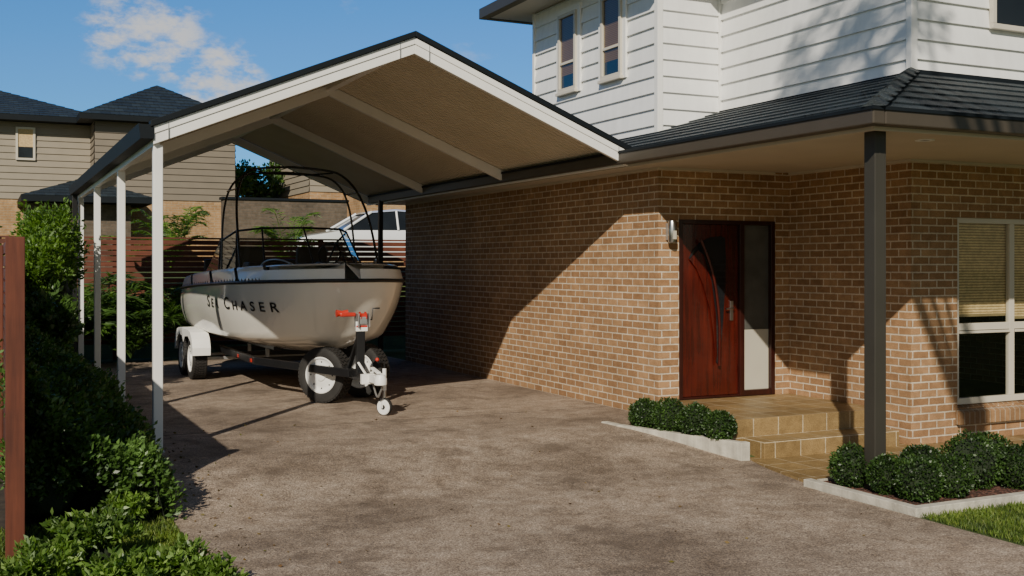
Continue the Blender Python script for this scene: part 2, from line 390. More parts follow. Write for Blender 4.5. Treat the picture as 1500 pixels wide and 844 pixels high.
c2=wm('MULTIPLY',wmr(wm('ADD',fine,wm('MULTIPLY',mask,.22)),.58,.86),wm('MULTIPLY',mask,1.0))
cf=wm('MAXIMUM',c1,c2)
mxw=wn('ShaderNodeMix'); mxw.data_type='RGBA'; mxw.inputs[7].default_value=(12,12.2,12.6,1)
L_(sky.outputs[0],tintn.inputs[6]); L_(tcol.outputs[2],tintn.inputs[7])
L_(cf,mxw.inputs[0]); L_(tintn.outputs[2],mxw.inputs[6]); L_(mxw.outputs[2],bg.inputs[0]); L_(bg.outputs[0],out.inputs[0])
sl=bpy.data.lights.new('sun','SUN'); sl.energy=5.0; sl.angle=math.radians(.5); sl.color=(1,.92,.78)
so=bpy.data.objects.new('sun',sl); COL.objects.link(so); so.rotation_euler=SD.to_track_quat('Z','Y').to_euler(); so.location=(-20,-26,20)

# ------------------------------------------------------------------ camera
cam=bpy.data.cameras.new('camera'); cam.lens=38.4; cam.sensor_width=36; cam.shift_y=-34/1500; cam.clip_end=2000
co_=bpy.data.objects.new('camera',cam); co_.location=(0,0,1.8); co_.rotation_euler=(math.pi/2,0,-math.radians(25.8)); COL.objects.link(co_); scene.camera=co_

# ------------------------------------------------------------------ ground
ys=[-300,-60,-10,0,5]+[8.2+.2*i for i in range(14)]+[12,16,20,22.2,22.6,24,30,50,100,400]
xs=[-300,-60,-10,0,3,7,12,30,80,300]
def tz(y): 
    if y<=22.3: return gz(y)-.012
    return min(1.7,(y-22.3)*.8)
V=[(x,y,tz(y)) for y in ys for x in xs]; nx=len(xs)
F=[(j*nx+i,j*nx+i+1,(j+1)*nx+i+1,(j+1)*nx+i) for j in range(len(ys)-1) for i in range(nx-1)]
obj('ground',V,F,M['grass'])
def strip(name,rows,mat,dz):
    V=[];F=[]
    for (y,a,b) in rows: V+=[(a,y,gz(y)+dz),(b,y,gz(y)+dz)]
    for i in range(len(rows)-1): F.append((2*i,2*i+1,2*i+3,2*i+2))
    return obj(name,V,F,mat)
yy=[-12,-5,0,3,5,6.38,7.5]
rows=[(y,1.32,6.62) for y in yy]+[(7.501,1.32,6.95)]+[(8.0+.2*i,1.32,6.95) for i in range(14)]+[(10.71,1.32,6.95),(10.72,1.32,7.149),(14,1.32,7.149),(21.2,1.32,7.149)]
strip('driveway',rows,M['drive'],0)
boxes('expansion_joint',[(1.34,7.14,11.95,11.962,-.002,.003)],M['grout'])
rows=[(6.2+.4*i,-.6,1.3) for i in range(12)]+[(11,-.6,1.3),(22,-.6,1.3)]
strip('garden_bed_soil',[r for r in rows if r[0]>8.2],M['soil'],.004)

# ------------------------------------------------------------------ main house
H=empty('brick_house')
WX=7.15; DY=10.83; PX=9.09; FY=8.82
boxes('brick_walls',[
 (WX,WX+.2,DY,19.4,-.4,2.95),
 (WX+.2,7.44,DY,DY+.2,-.4,2.95),
 (7.44,8.87,DY,DY+.2,2.34,2.95),
 (7.44,8.87,DY,DY+.2,-.4,.18),
 (8.87,PX,DY,DY+.2,-.4,2.95),
 (PX,PX+.2,FY,DY+.2,-.4,2.95),
 (PX+.2,9.79,FY,FY+.2,-.4,2.95),
 (9.79,11.6,FY,FY+.2,-.4,.20),
 (9.79,11.6,FY,FY+.2,2.33,2.95),
 (11.6,14,FY,FY+.2,-.4,2.95),
 (14,14.2,FY,19.4,-.4,2.95),
 (WX+.2,14,19.2,19.4,-.4,2.95)],M['brick'],H)
box('soffit',6.77,15,6.98,19.9,2.951,2.975,M['cream'],H)
boxes('fascia_trim',[(6.735,6.768,6.945,19.93,2.935,3.05),(6.768,15,6.945,6.978,2.935,3.05)],M['cream'],H)
boxes('soffit_beading',[(WX-.03,WX-.001,DY-.0,19.3,2.925,2.95),(WX-.03,8.86,DY-.03,DY-.001,2.925,2.95),(PX-.03,PX-.001,FY-.0,DY-.031,2.925,2.95),(PX-.03,14,FY-.03,FY-.001,2.925,2.95)],M['cream'],H)
boxes('gutter',[(6.60,6.733,6.81,19.95,2.965,3.105),(6.733,15,6.81,6.943,2.965,3.105)],M['taupe'],H,.012)
boxes('gutter_lip',[(6.585,6.60,6.795,19.95,3.085,3.115),(6.60,15,6.795,6.81,3.085,3.115)],M['darkblue'],H)
def tile_plane(name,p0,p1,q0,q1,mat,parent,course=.30,lip=.018):
    p0,p1,q0,q1=map(Vector,(p0,p1,q0,q1))
    mid0=(p0+p1)/2
    u=(p1-p0).normalized(); nrm=u.cross(((q0+q1)/2-mid0)).normalized()
    if nrm.z<0: nrm=-nrm
    sl=(q0-p0)-u*((q0-p0).dot(u)); L=sl.length; n=max(1,int(round(L/course)))
    V=[];F=[]
    for i in range(n):
        t0=i/n;t1=(i+1)/n
        a0=p0.lerp(q0,t0);a1=p1.lerp(q1,t0);b0=p0.lerp(q0,t1);b1=p1.lerp(q1,t1)
        k=len(V)
        V+=[a0,a1,a0+nrm*lip,a1+nrm*lip,b1+nrm*.002,b0+nrm*.002]
        F+=[(k,k+1,k+3,k+2),(k+2,k+3,k+4,k+5)]
    me=bpy.data.meshes.new(name); me.from_pydata(V,[],F); me.update(); uv=me.uv_layers.new(name='UVMap')
    s=sl.normalized()
    for lp in me.loops:
        c=me.vertices[lp.vertex_index].co-p0
        uv.data[lp.index].uv=(c.dot(u),c.dot(s)*.30/(L/n)+.003)
    me.materials.append(mat); o=bpy.data.objects.new(name,me); COL.objects.link(o); o.parent=parent; return o
RT=M['rooftile']
tile_plane('roof_tiles_side',(6.68,6.89,3.10),(6.68,19.95,3.10),(9.12,8.84,3.9),(9.12,17.9,3.9),RT,H)
tile_plane('roof_tiles_front',(15,6.89,3.10),(6.68,6.89,3.10),(15,8.84,3.9),(9.12,8.84,3.9),RT,H)
tile_plane('roof_tiles_rear',(6.68,19.95,3.10),(15,19.95,3.10),(9.12,17.9,3.9),(15,17.9,3.9),RT,H)
obj('roof_deck',[(9.12,8.84,3.89),(15,8.84,3.89),(15,17.9,3.89),(9.12,17.9,3.89)],[(0,1,2,3)],RT,H)
def hipcap(name,a,b,mat,parent):
    a=Vector(a);b=Vector(b);L=(b-a).length;n=max(2,int(L/.36));d=(b-a).normalized();s=d.cross(Vector((0,0,1))).normalized();u=s.cross(d)
    V=[];F=[]
    for i in range(n):
        p=a+d*(L*i/n); q=a+d*(L*(i+1)/n+.03); k=len(V)
        for (c,lift,ww) in((p,.022,.10),(q,.0,.085)):
            V+=[c-s*ww+u*(lift-.03),c+u*(lift+.025),c+s*ww+u*(lift-.03)]
        F+=[(k,k+1,k+4,k+3),(k+1,k+2,k+5,k+4),(k,k+2,k+1)]
    obj(name,V,F,mat,parent)
hipcap('hip_capping',(6.62,6.83,3.12),(9.10,8.82,3.93),RT,H)
def siding(name,p0,p1,z0,z1,nrm,mat,parent,step=.22,outw=.034):
    p0=Vector((*p0,0));p1=Vector((*p1,0));n=Vector((*nrm,0));V=[];F=[]
    z=z0
    while z<z1-.001:
        zt=min(z+step,z1); k=len(V)
        for p in(p0,p1):
            V+=[p+Vector((0,0,z)),p+n*outw+Vector((0,0,z)),p+n*outw+Vector((0,0,z+.006)),p+n*.004+Vector((0,0,zt))]
        F+=[(k,k+1,k+5,k+4),(k+1,k+2,k+6,k+5),(k+2,k+3,k+7,k+6)]
        z=zt
    o=obj(name,V,F,mat,parent)
    bm=bmesh.new(); bm.from_mesh(o.data)
    for f in bm.faces:
        if f.normal.dot(n)<-.2: f.normal_flip()
    bm.to_mesh(o.data); bm.free(); return o
WB=M['whiteboard']
AX=8.11; BY=12.28; CX=9.12
boxes('upper_storey_core',[(AX+.005,14.5,BY+.005,15.9,3.2,5.88),(CX+.005,14.5,FY+.025,BY+.005,3.2,5.88)],WB,H)
siding('weatherboards_side_rear',(AX,15.9),(AX,BY),3.45,5.9,(-1,0),WB,H)
siding('weatherboards_return',(AX,BY),(CX,BY),3.45,5.9,(0,-1),WB,H)
siding('weatherboards_side_front',(CX,BY),(CX,FY+.02),3.83,5.9,(-1,0),WB,H)
siding('weatherboards_front',(CX,FY+.02),(14.5,FY+.02),3.83,5.9,(0,-1),WB,H)
boxes('corner_boards',[(AX-.040,AX+.045,BY-.040,BY+.045,3.4,5.9),(CX-.05,CX-.0,BY-.047,BY-.002,3.6,5.9),(CX-.042,CX+.045,FY-.022,FY+.06,3.75,5.9),(AX-.040,AX+.04,15.86,15.93,3.4,5.9)],M['white'],H,.004)
boxes('roof_flashing',[(CX-.06,CX-.001,FY,BY-.05,3.86,3.905),(CX,14.5,FY-.05,FY+.019,3.86,3.925)],M['darkblue'],H)
boxes('upper_soffit',[(7.56,15,11.73,16.5,5.9,5.92),(8.57,15,8.27,11.73,5.9,5.92)],M['cream'],H)
boxes('upper_gutter',[(7.42,7.559,11.6,16.62,5.885,6.06),(7.559,8.44,11.6,11.729,5.885,6.06),(8.43,8.569,8.14,11.6,5.885,6.06),(8.569,15,8.14,8.269,5.885,6.06),(7.559,15,16.5,16.62,5.885,6.06)],M['postgrey'],H,.01)
tile_plane('upper_roof_side',(7.5,11.65,6.05),(7.5,16.6,6.05),(10.2,12.5,7.2),(10.2,14,7.2),RT,H)
tile_plane('upper_roof_side_front',(8.5,8.2,6.05),(8.5,16.6,6.05),(11.2,11,7.2),(11.2,14,7.2),RT,H)
tile_plane('upper_roof_front',(15,8.2,6.05),(8.5,8.2,6.05),(15,11,7.2),(11.2,11,7.2),RT,H)
tile_plane('upper_roof_return',(8.5,11.65,6.05),(7.5,11.65,6.05),(10.2,12.6,6.9),(10.0,12.6,6.9),RT,H)
tile_plane('upper_roof_rear',(7.5,16.6,6.05),(15,16.6,6.05),(10.2,14,7.2),(15,14,7.2),RT,H)
def pane(name,x0,x1,y0,y1,z0,z1,mat,par):
    if x0==x1: V=[(x0,y0,z0),(x0,y1,z0),(x0,y1,z1),(x0,y0,z1)]
    else: V=[(x0,y0,z0),(x1,y0,z0),(x1,y0,z1),(x0,y0,z1)]
    return obj(name,V,[(0,1,2,3)],mat,par)
def win_side(x,y0,y1,z0,z1):
    f=.055
    boxes('window_frame',[(x-.085,x-.028,y0,y1,z0,z0+f),(x-.085,x-.028,y0,y1,z1-f,z1),(x-.085,x-.028,y0,y0+f,z0+f,z1-f),(x-.085,x-.028,y1-f,y1,z0+f,z1-f),(x-.075,x-.04,y0+f,y1-f,z0+.42,z0+.46),(x-.11,x-.02,y0-.03,y1+.03,z0-.045,z0-.001)],M['trimwhite'],H,.004)
    boxes('architrave',[(x-.055,x-.02,y0-.09,y0-.001,z0-.04,z1+.09),(x-.055,x-.02,y1+.001,y1+.09,z0-.04,z1+.09),(x-.055,x-.02,y0-.0005,y1+.0005,z1+.001,z1+.09)],M['white'],H)
    boxes('window_blind',[(x-.045,x-.036,y0+f,y1-f,z0+f+.20,z1-f)],M['brownblind'],H)
    boxes('window_dark',[(x-.043,x-.036,y0+f,y1-f,z0+f,z0+f+.199)],M['glassdark'],H)
    pane('window_glass',x-.058,x-.058,y0+f,y1-f,z0+f,z1-f,M['glass'],H)
win_side(AX,14.42,14.98,4.46,5.66)
win_side(AX,13.12,13.68,4.46,5.66)
yf=FY+.02; x0,x1,z0,z1=10.28,11.6,4.48,5.66
boxes('window_frame',[(x0,x1,yf-.085,yf-.028,z0,z0+.06),(x0,x1,yf-.085,yf-.028,z1-.06,z1),(x0,x0+.06,yf-.085,yf-.028,z0+.06,z1-.06),(x1-.06,x1,yf-.085,yf-.028,z0+.06,z1-.06),(10.9,10.96,yf-.082,yf-.03,z0+.06,z1-.06)],M['trimwhite'],H,.004)
boxes('window_glass',[(x0+.06,x1-.06,yf-.048,yf-.036,z0+.06,z1-.06)],M['glassdark'],H)
x0,x1,z0,z1=9.79,11.6,.20,2.33; fy0,fy1=FY+.03,FY+.09; zm=1.10
boxes('window_frame',[(x0,x1,fy0,fy1,z0+.03,z0+.10),(x0,x1,fy0,fy1,z1-.06,z1),(x0,x0+.06,fy0,fy1,z0+.1,z1-.06),(x1-.06,x1,fy0,fy1,z0+.1,z1-.06),
  (10.66,10.74,fy0+.002,fy1-.002,z0+.1,z1-.06),(x0+.06,10.66,fy0+.004,fy1-.004,zm-.04,zm+.04),(10.74,x1-.06,fy0+.004,fy1-.004,zm-.04,zm+.04),(x0+.06,10.66,fy0-.012,fy0+.003,zm-.075,zm-.045),(10.74,x1-.06,fy0-.012,fy0+.003,zm-.075,zm-.045)],M['trimwhite'],H,.004)
pane('window_glass',x0+.06,10.66,fy0+.03,fy0+.03,z0+.1,z1-.06,M['glass'],H)
pane('window_glass',10.74,x1-.06,fy0+.03,fy0+.03,z0+.1,z1-.06,M['glass'],H)
boxes('blinds',[(x0+.05,10.68,fy1+.01,fy1+.018,zm+.14,z1-.05),(10.72,x1-.05,fy1+.01,fy1+.018,zm+.10,z1-.05)],M['blind'],H)
boxes('blind_bottom_rail',[(x0+.05,10.68,fy1+.004,fy1+.022,zm+.11,zm+.14),(10.72,x1-.05,fy1+.004,fy1+.022,zm+.07,zm+.10)],M['tan'],H)
boxes('room_wall',[(x0-.3,x1+.3,10.9,10.95,-.1,2.6)],M['vinyl'],H)
prism('brick_sill',[(FY-.06,.02),(FY-.06,.15),(FY+.06,.225),(FY+.06,.19),(FY-.001,.16),(FY-.001,.02)],0,x0-.03,x1+.03,M['sillbrick'],H)
D0,D1,ZB,ZT=7.44,8.87,.19,2.34
boxes('door_frame',[(D0,D0+.05,DY-.012,DY+.1,ZB,ZT),(D1-.06,D1,DY-.012,DY+.1,ZB,ZT),(D0+.05,D1-.06,DY-.012,DY+.1,ZT-.05,ZT),(8.33,8.40,DY-.010,DY+.1,ZB,ZT-.05),(8.40,D1-.06,DY-.008,DY+.1,ZB,ZB+.07),(D0+.05,8.33,DY+.0,DY+.1,ZB,ZB+.025)],M['doorframe'],H,.004)
box('front_door',D0+.052,8.328,DY+.03,DY+.075,ZB+.027,ZT-.052,M['door'],H,.004)
box('sidelight_glass_lower',8.401,D1-.061,DY+.045,DY+.055,ZB+.071,1.0,M['frost'],H)
box('sidelight_glass_upper',8.401,D1-.061,DY+.045,DY+.055,1.004,ZT-.051,M['frostshade'],H)
yd=DY+.026
cr=[(7.60,1.88),(7.66,1.98),(7.76,2.07),(7.90,2.13),(8.06,2.15),(8.13,2.13),(8.145,1.85),(8.13,1.5),(8.10,1.1),(8.06,.75),(8.03,.58),(8.00,.62),(7.985,.95),(7.95,1.25),(7.88,1.5),(7.78,1.70)]
prism('curved_door_glass',cr,1,yd-.006,yd+.02,M['glassdark'],H,.003)
prism('curved_raised_panel',[(7.60,1.86),(7.72,1.98),(7.80,1.92),(7.92,1.60),(7.985,1.2),(8.0,.7),(7.985,.62),(7.95,.95),(7.90,1.25),(7.80,1.55),(7.70,1.75)],1,yd-.022,yd-.0065,M['door'],H,.004)
tube('curved_pull_bar',[(7.74,yd-.05,2.10),(7.84,yd-.06,1.9),(7.93,yd-.065,1.62),(7.985,yd-.065,1.3),(8.01,yd-.065,.95),(8.01,yd-.05,.58)],.017,M['door'],H)
boxes('lock_plate',[(8.20,8.25,yd-.012,yd+.004,1.12,1.36)],M['chrome'],H,.004)
tube('lever_handle',[(8.225,yd,1.27),(8.225,yd-.05,1.27),(8.20,yd-.055,1.27),(8.11,yd-.055,1.265)],.011,M['chrome'],H,smooth=False)
lathe('wall_lamp_body',[(0,-.13),(.045,-.13),(.05,-.12),(.05,.12),(.045,.13),(0,.13)],20,M['chrome'],H,(7.285,DY-.09,2.19),axis='Z')
boxes('wall_lamp_bracket',[(7.25,7.32,DY-.05,DY-.001,2.09,2.29)],M['galv'],H,.004)
boxes('wall_lamp_glass',[(7.262,7.308,DY-.147,DY-.136,2.10,2.2)],M['frost'],H)
boxes('porch_post',[(6.885,7.015,7.085,7.215,-.22,2.951)],M['postgrey'],H,.006)
lathe('downlight',[(0,0),(.05,0),(.055,-.008),(.085,-.008),(.09,.004)],24,M['white'],H,(7.82,7.42,2.952),axis='Z')
lathe('downlight_lens',[(0,-.004),(.05,-.004)],24,M['glassdark'],H,(7.82,7.42,2.952),axis='Z')

ST=empty('porch_steps')
box('landing',6.95,PX-.002,9.2,DY-.014,-.3,.188,M['tile'],ST,.006)
box('lower_step',7.12,8.95,8.85,9.199,-.3,0.0,M['tile'],ST,.006)
prism('tiled_path',[(6.70,7.62),(14,7.62),(14,8.819),(9.089,8.819),(9.089,9.3),(6.955,9.3),(6.955,8.86)],2,-.35,-.168,M['tile'])
P1=empty('planter_bed')
def kerb(pts,w,z0,z1,parent):
    n=len(pts); P=[Vector((*p,0)) for p in pts]; I=[]
    for i in range(n):
        ds=[]
        if i>0: ds.append((P[i]-P[i-1]).normalized())
        if i<n-1: ds.append((P[i+1]-P[i]).normalized())
        ns=[Vector((-d.y,d.x,0)) for d in ds]; m=sum(ns,Vector((0,0,0))).normalized(); I.append(P[i]+m*w/max(.3,m.dot(ns[0])))
    poly=[(p.x,p.y) for p in P]+[(p.x,p.y) for p in reversed(I)]
    prism('kerb',poly,2,z0,z1,M['kerb'],parent,.006)
kerb([(6.33,10.76),(6.36,10.45),(6.84,8.86),(6.94,8.85)],.085,-.4,.015,P1)
prism('mulch',[(6.36,10.8),(6.4,10.45),(6.87,8.93),(6.94,8.93),(6.94,10.82),(7.14,10.82)],2,-.3,-.01,M['mulch'],P1)
P2=empty('planter_bed')
kerb([(6.63,7.70),(6.63,6.38),(14,6.38)],.09,-.4,-.125,P2)
box('mulch',6.69,14,6.44,7.61,-.3,-.14,M['mulch'],P2)
box('kerb_back',6.72,14,7.611,7.619,-.3,-.12,M['kerb'],P2)
for (x,y,r) in [(6.62,10.30,.17),(6.70,9.93,.19),(6.78,9.55,.18),(6.84,9.22,.16)]: boxwood((x,y,.0+r*.8),r)
for (x,y,r) in [(6.88,7.35,.19),(6.93,6.98,.17),(6.95,6.66,.19),(7.34,7.0,.2),(7.30,6.66,.18),(7.76,6.85,.25),(8.12,6.66,.19),(8.22,7.05,.22),(8.6,6.75,.22),(9.05,6.75,.2),(9.5,6.75,.22)]: boxwood((x,y,-.14+r*.85),r)

# ------------------------------------------------------------------ carport
C=empty('carport')
CXm=4.09; HW=2.64; Z0=2.945; SL=.41; Y0,Y1=10.87,20.2
def zr(x): return Z0+SL*(HW-abs(x-CXm))
def gable(name,y0,y1,dz0,dz1,mat,hw=HW):
    pl=[(CXm-hw,zr(CXm-hw)+dz0),(CXm,zr(CXm)+dz0),(CXm,zr(CXm)+dz1),(CXm-hw,zr(CXm-hw)+dz1)]
    pr=[(CXm+.0005,zr(CXm)+dz0),(CXm+hw,zr(CXm+hw)+dz0),(CXm+hw,zr(CXm+hw)+dz1),(CXm+.0005,zr(CXm)+dz1)]
    prism(name+'_left',pl,1,y0,y1,mat,C,.004); prism(name+'_right',pr,1,y0,y1,mat,C,.004)
gable('barge_board',Y0-.05,Y0,0,.175,M['white'])
gable('barge_inner_lip',Y0-.062,Y0-.051,.10,.17,M['white'])
gable('barge_cap',Y0-.09,Y0+.06,.176,.235,M['darkblue'],hw=HW+.03)
for s in(-1,1):
    for dd in(.16,2.50):
        xa=CXm+s*dd; xb=CXm+s*(dd+.007)
        prism('barge_joint',[(xa,zr(xa)+.001),(xb,zr(xb)+.001),(xb,zr(xb)+.174),(xa,zr(xa)+.174)],1,Y0-.0655,Y0-.0495,M['galv'],C)
for i,y in enumerate([13.98,17.09,20.12]):
    gable('rafter_%d'%i,y,y+.065,.0,.140,M['white'],hw=HW-.05)
gable('rear_cap',Y1,Y1+.06,.0,.235,M['darkblue'])
boxes('eave_beam',[(1.455,1.515,Y0+.0,Y1,Z0-.01,Z0+.15),(6.655,6.71,Y0+.0,Y1-.001,Z0+.0,Z0+.12)],M['white'],C)
boxes('posts',[(1.455,1.545,y,y+.09,gz(y)-.02,Z0+.0) for y in (Y0+.002,13.96,17.07,20.08)],M['white'],C,.008)
boxes('post_feet',[(1.44,1.56,y-.015,y+.105,gz(y),gz(y)+.012) for y in (Y0+.002,13.96,17.07,20.08)],M['galv'],C)
boxes('rear_post',[(6.58,6.655,19.25,19.33,0,Z0+.05)],M['black'],C)
def corr(name,side,dz,mat,amp):
    V=[];F=[];pf=[0,0,1,1,0,0,.12,.12,0,0]; per=.105
    ys_=[];y=Y0+.002
    offs=[0,.012,.022,.038,.048,.060,.064,.075,.079,.105-.0001]
    while y<Y1-.11:
        for o_,h in zip(offs,pf): ys_.append((y+o_,h))
        y+=per
    for (y,h) in ys_:
        xa=CXm; xb=CXm+side*(HW+.02)
        V+=[(xa,y,zr(xa)+dz+h*amp),(xb,y,zr(xb)+dz+h*amp)]
    for i in range(len(ys_)-1):
        f=(2*i,2*i+1,2*i+3,2*i+2); F.append(f if side<0 else f[::-1])
    obj(name,V,F,mat,C,False,uv=False)
corr('roof_sheet_left',-1,.145,M['sheet'],.024); corr('roof_sheet_right',1,.145,M['sheet'],.024)
corr('roof_top_left',-1,.190,M['darkblue'],.012); corr('roof_top_right',1,.190,M['darkblue'],.012)
boxes('ridge_beam',[(CXm-.05,CXm+.05,Y0+.001,Y1-.001,zr(CXm)+.06,zr(CXm)+.125)],M['white'],C)
prism('left_gutter',[(1.453,Z0+.05),(1.33,Z0+.05),(1.31,Z0+.19),(1.325,Z0+.19),(1.345,Z0+.065),(1.44,Z0+.065),(1.44,Z0+.15),(1.453,Z0+.15)],1,Y0-.07,Y1+.05,M['darkblue'],C)
boxes('gutter_cap',[(1.325,1.45,Y0-.075,Y0-.071,Z0+.05,Z0+.185)],M['darkblue'],C)
boxes('downpipe',[(1.36,1.43,20.0,20.07,0,Z0+.05)],M['black'],C)

# ------------------------------------------------------------------ fences
FN=empty('timber_fence')
boxes('slats',[(-1.0,10.5,21.9,21.925,.3+.105*i,.3+.105*i+.085) for i in range(19)],M['fence'],FN)
boxes('posts',[(x,x+.09,21.926,22.01,0,2.3) for x in (.2,2.2,4.2,6.2,8.2,10.2)],M['fencez'],FN)
boxes('capping',[(-1,10.5,21.88,22.0,2.30,2.33)],M['fence'],FN)
F2=empty('timber_fence')
boxes('slats',[(.15,.175,8.25,21.8,.0+.105*i-.1,.0+.105*i-.015) for i in range(20)],M['fencey'],F2)
boxes('posts',[(.13,.25,8.09,8.20,-.3,1.99)]+[(.08,.149,y,y+.09,-.2,1.97) for y in (10.5,13,15.5,18,20.5)],M['fencez'],F2,.004)

# ------------------------------------------------------------------ boat
BT=empty('motorboat')
XC=4.2; YS=19.5
def dens(a,n=64):
    a=np.array(a,float); t=np.linspace(0,len(a)-1,n); out=[]
    for q in t:
        i=min(int(q),len(a)-2); f=q-i; p0=a[max(i-1,0)];p1=a[i];p2=a[i+1];p3=a[min(i+2,len(a)-1)]
        out.append(.5*((2*p1)+(-p0+p2)*f+(2*p0-5*p1+4*p2-p3)*f*f+(-p0+3*p1-3*p2+p3)*f**3))
    return np.array(out)
Rx=dens([0,1,2,3,4,4.7,5.25,5.62,5.88,6.04,6.14,6.19,6.2]); Rw=dens([1.12,1.19,1.21,1.21,1.19,1.13,1.01,.88,.73,.57,.39,.20,0]); Rz=dens([1.40,1.44,1.48,1.51,1.54,1.56,1.575,1.585,1.59,1.595,1.60,1.60,1.60])
Cx=dens([.02,1,2,3,3.95,4.55,5.05,5.33,5.52,5.64,5.71,5.75,5.76]); Cw=dens([1.04,1.09,1.10,1.09,1.03,.93,.79,.65,.52,.39,.26,.13,0]); Cz=dens([.80,.79,.78,.78,.79,.81,.84,.87,.89,.91,.92,.93,.93])
Kx=dens([.04,1,2,3,3.9,4.45,4.85,5.08,5.22,5.31,5.37,5.40,5.41]); Kz=dens([.55,.55,.55,.55,.56,.58,.61,.64,.66,.68,.69,.70,.70])
NS=len(Rx)
Rw=np.maximum(Rw,0);Cw=np.maximum(Cw,0)
def side(i,v):
    b=.05*math.sin(math.pi*min(1,max(0,v)))
    x=Cx[i]+(Rx[i]-Cx[i])*v; w_=Cw[i]+(Rw[i]-Cw[i])*v; z=Cz[i]+(Rz[i]-Cz[i])*v
    j0=max(i-1,0);j1=min(i+1,NS-1); dx=Rx[j1]-Rx[j0];dw=Rw[j1]-Rw[j0]; L=math.hypot(dx,dw)+1e-9
    nx_,nw=-dw/L,dx/L
    if i==NS-1: nx_,nw=1,0
    x+=nx_*b; w_+=nw*b
    return x,max(w_,0),z,nx_,nw
def inset(i,d,dz):
    _,_,_,nx_,nw=side(i,1); w_=max(Rw[i]-nw*d,0); 
    return Rx[i]-nx_*d, w_, Rz[i]+dz
def W(x,w_,z,s): return (XC+s*w_,YS-x,z)
def loft(name,secfn,mat,split=40):
    V=[];F=[]; 
    for s in(-1,1):
        base=len(V); m=None
        for i in range(NS):
            sec=secfn(i); m=len(sec)
            for p in sec: V.append(W(p[0],p[1],p[2],s))
        for i in range(NS-1):
            for k in range(m-1):
                f=(base+i*m+k,base+i*m+k+1,base+(i+1)*m+k+1,base+(i+1)*m+k)
                F.append(f if s<0 else f[::-1])
    me=bpy.data.meshes.new(name); me.from_pydata(V,[],F); bm=bmesh.new(); bm.from_mesh(me); bmesh.ops.remove_doubles(bm,verts=bm.verts,dist=2e-4); bmesh.ops.recalc_face_normals(bm,faces=bm.faces); bm.to_mesh(me); bm.free()
    for p in me.polygons: p.use_smooth=True
    me.materials.append(mat); o=bpy.data.objects.new(name,me); COL.objects.link(o); o.parent=BT
    md=o.modifiers.new('es','EDGE_SPLIT'); md.split_angle=math.radians(split); return o
def hullsec(i):
    s=[(Kx[i],0,Kz[i])]
    for t in(.35,.7,.92): 
        s.append((Kx[i]+(Cx[i]-Kx[i])*t, Cw[i]*t*1.01, Kz[i]+(Cz[i]-Kz[i])*(t**1.6)*.92))
    for k in range(11):
        q=side(i,k/10); s.append(q[:3])
    return s
loft('hull',hullsec,M['gel'],60)
loft('deck_moulding',lambda i:[(Rx[i],Rw[i],Rz[i]),inset(i,.015,.06),inset(i,.04,.15),inset(i,.07,.195),inset(i,.12,.215),inset(i,.24,.22),inset(i,.27,.205)]+([inset(i,.29,.03),inset(i,.31,-.42),(inset(i,.31,0)[0],0,1.10)] if Rx[i]<5.35 else [inset(i,.34,.21),(inset(i,.34,0)[0],0,.225+Rz[i])]),M['geldeck'],45)
sec=hullsec(0); sec2=[inset(0,.05,.15),inset(0,.24,.22)]
poly=[W(p[0]-.0,p[1],p[2],-1) for p in sec+sec2]+[W(p[0]-.0,p[1],p[2],1) for p in reversed(sec+sec2)]
obj('transom',poly,[tuple(range(len(poly)))],M['gel'],BT)
rail=[W(*side(i,1)[:3],-1) for i in range(0,NS)]+[W(*side(i,1)[:3],1) for i in range(NS-2,-1,-1)]
tube('rub_rail',rail,.024,M['black'],BT,smooth=False)
try:
    cu=bpy.data.curves.new('t','FONT'); cu.body='Sea Chaser'; cu.size=.26; cu.small_caps_scale=.74; cu.space_character=1.55
    for ch in cu.body_format: ch.use_small_caps=True; 
    cu.resolution_u=4; cu.offset=.003
    to=bpy.data.objects.new('t',cu); COL.objects.link(to)
    me=bpy.data.meshes.new_from_object(to.evaluated_get(bpy.context.evaluated_depsgraph_get())); bpy.data.objects.remove(to)
    bm=bmesh.new(); bm.from_mesh(me); bmesh.ops.triangulate(bm,faces=bm.faces)
    for _ in range(2):
        lg=[e for e in bm.edges if e.calc_length()>.04]; bmesh.ops.subdivide_edges(bm,edges=lg,cuts=1); bmesh.ops.triangulate(bm,faces=bm.faces)
    arc=[0]; pts=[side(i,.72) for i in range(NS)]
    for i in range(1,NS): arc.append(arc[-1]+math.hypot(pts[i][0]-pts[i-1][0],pts[i][1]-pts[i-1][1]))
    xmax=max(v.co.x for v in bm.verts); start=2.95; Lt=2.72; sc=Lt/xmax
    def surf(a,z):
        f=np.interp(a,arc,range(NS)); i=min(int(f),NS-2); t=f-i
        def at(i):
            v=(z-Cz[i])/(Rz[i]-Cz[i]); return np.array(side(i,v))
        return at(i)*(1-t)+at(i+1)*t
    for v in bm.verts:
        q=surf(start+v.co.x*sc,1.19+v.co.y*.92)
        v.co=Vector(W(q[0]+q[3]*.009,q[1]+q[4]*.009,q[2],-1))
    bm.to_mesh(me); bm.free(); me.materials.append(M['black']); o=bpy.data.objects.new('hull_lettering',me); COL.objects.link(o); o.parent=BT
except Exception as ex: print('TEXTFAIL',ex)
bot=[(1.7,1.03,1.66),(2.8,1.02,1.70),(3.7,.95,1.74),(4.25,.66,1.77),(4.40,0,1.79)]
top=[(1.75,.95,1.80),(2.4,.92,2.16),(3.2,.84,2.30),(3.70,.58,2.33),(3.82,0,2.34)]
TS=M['towersteel']
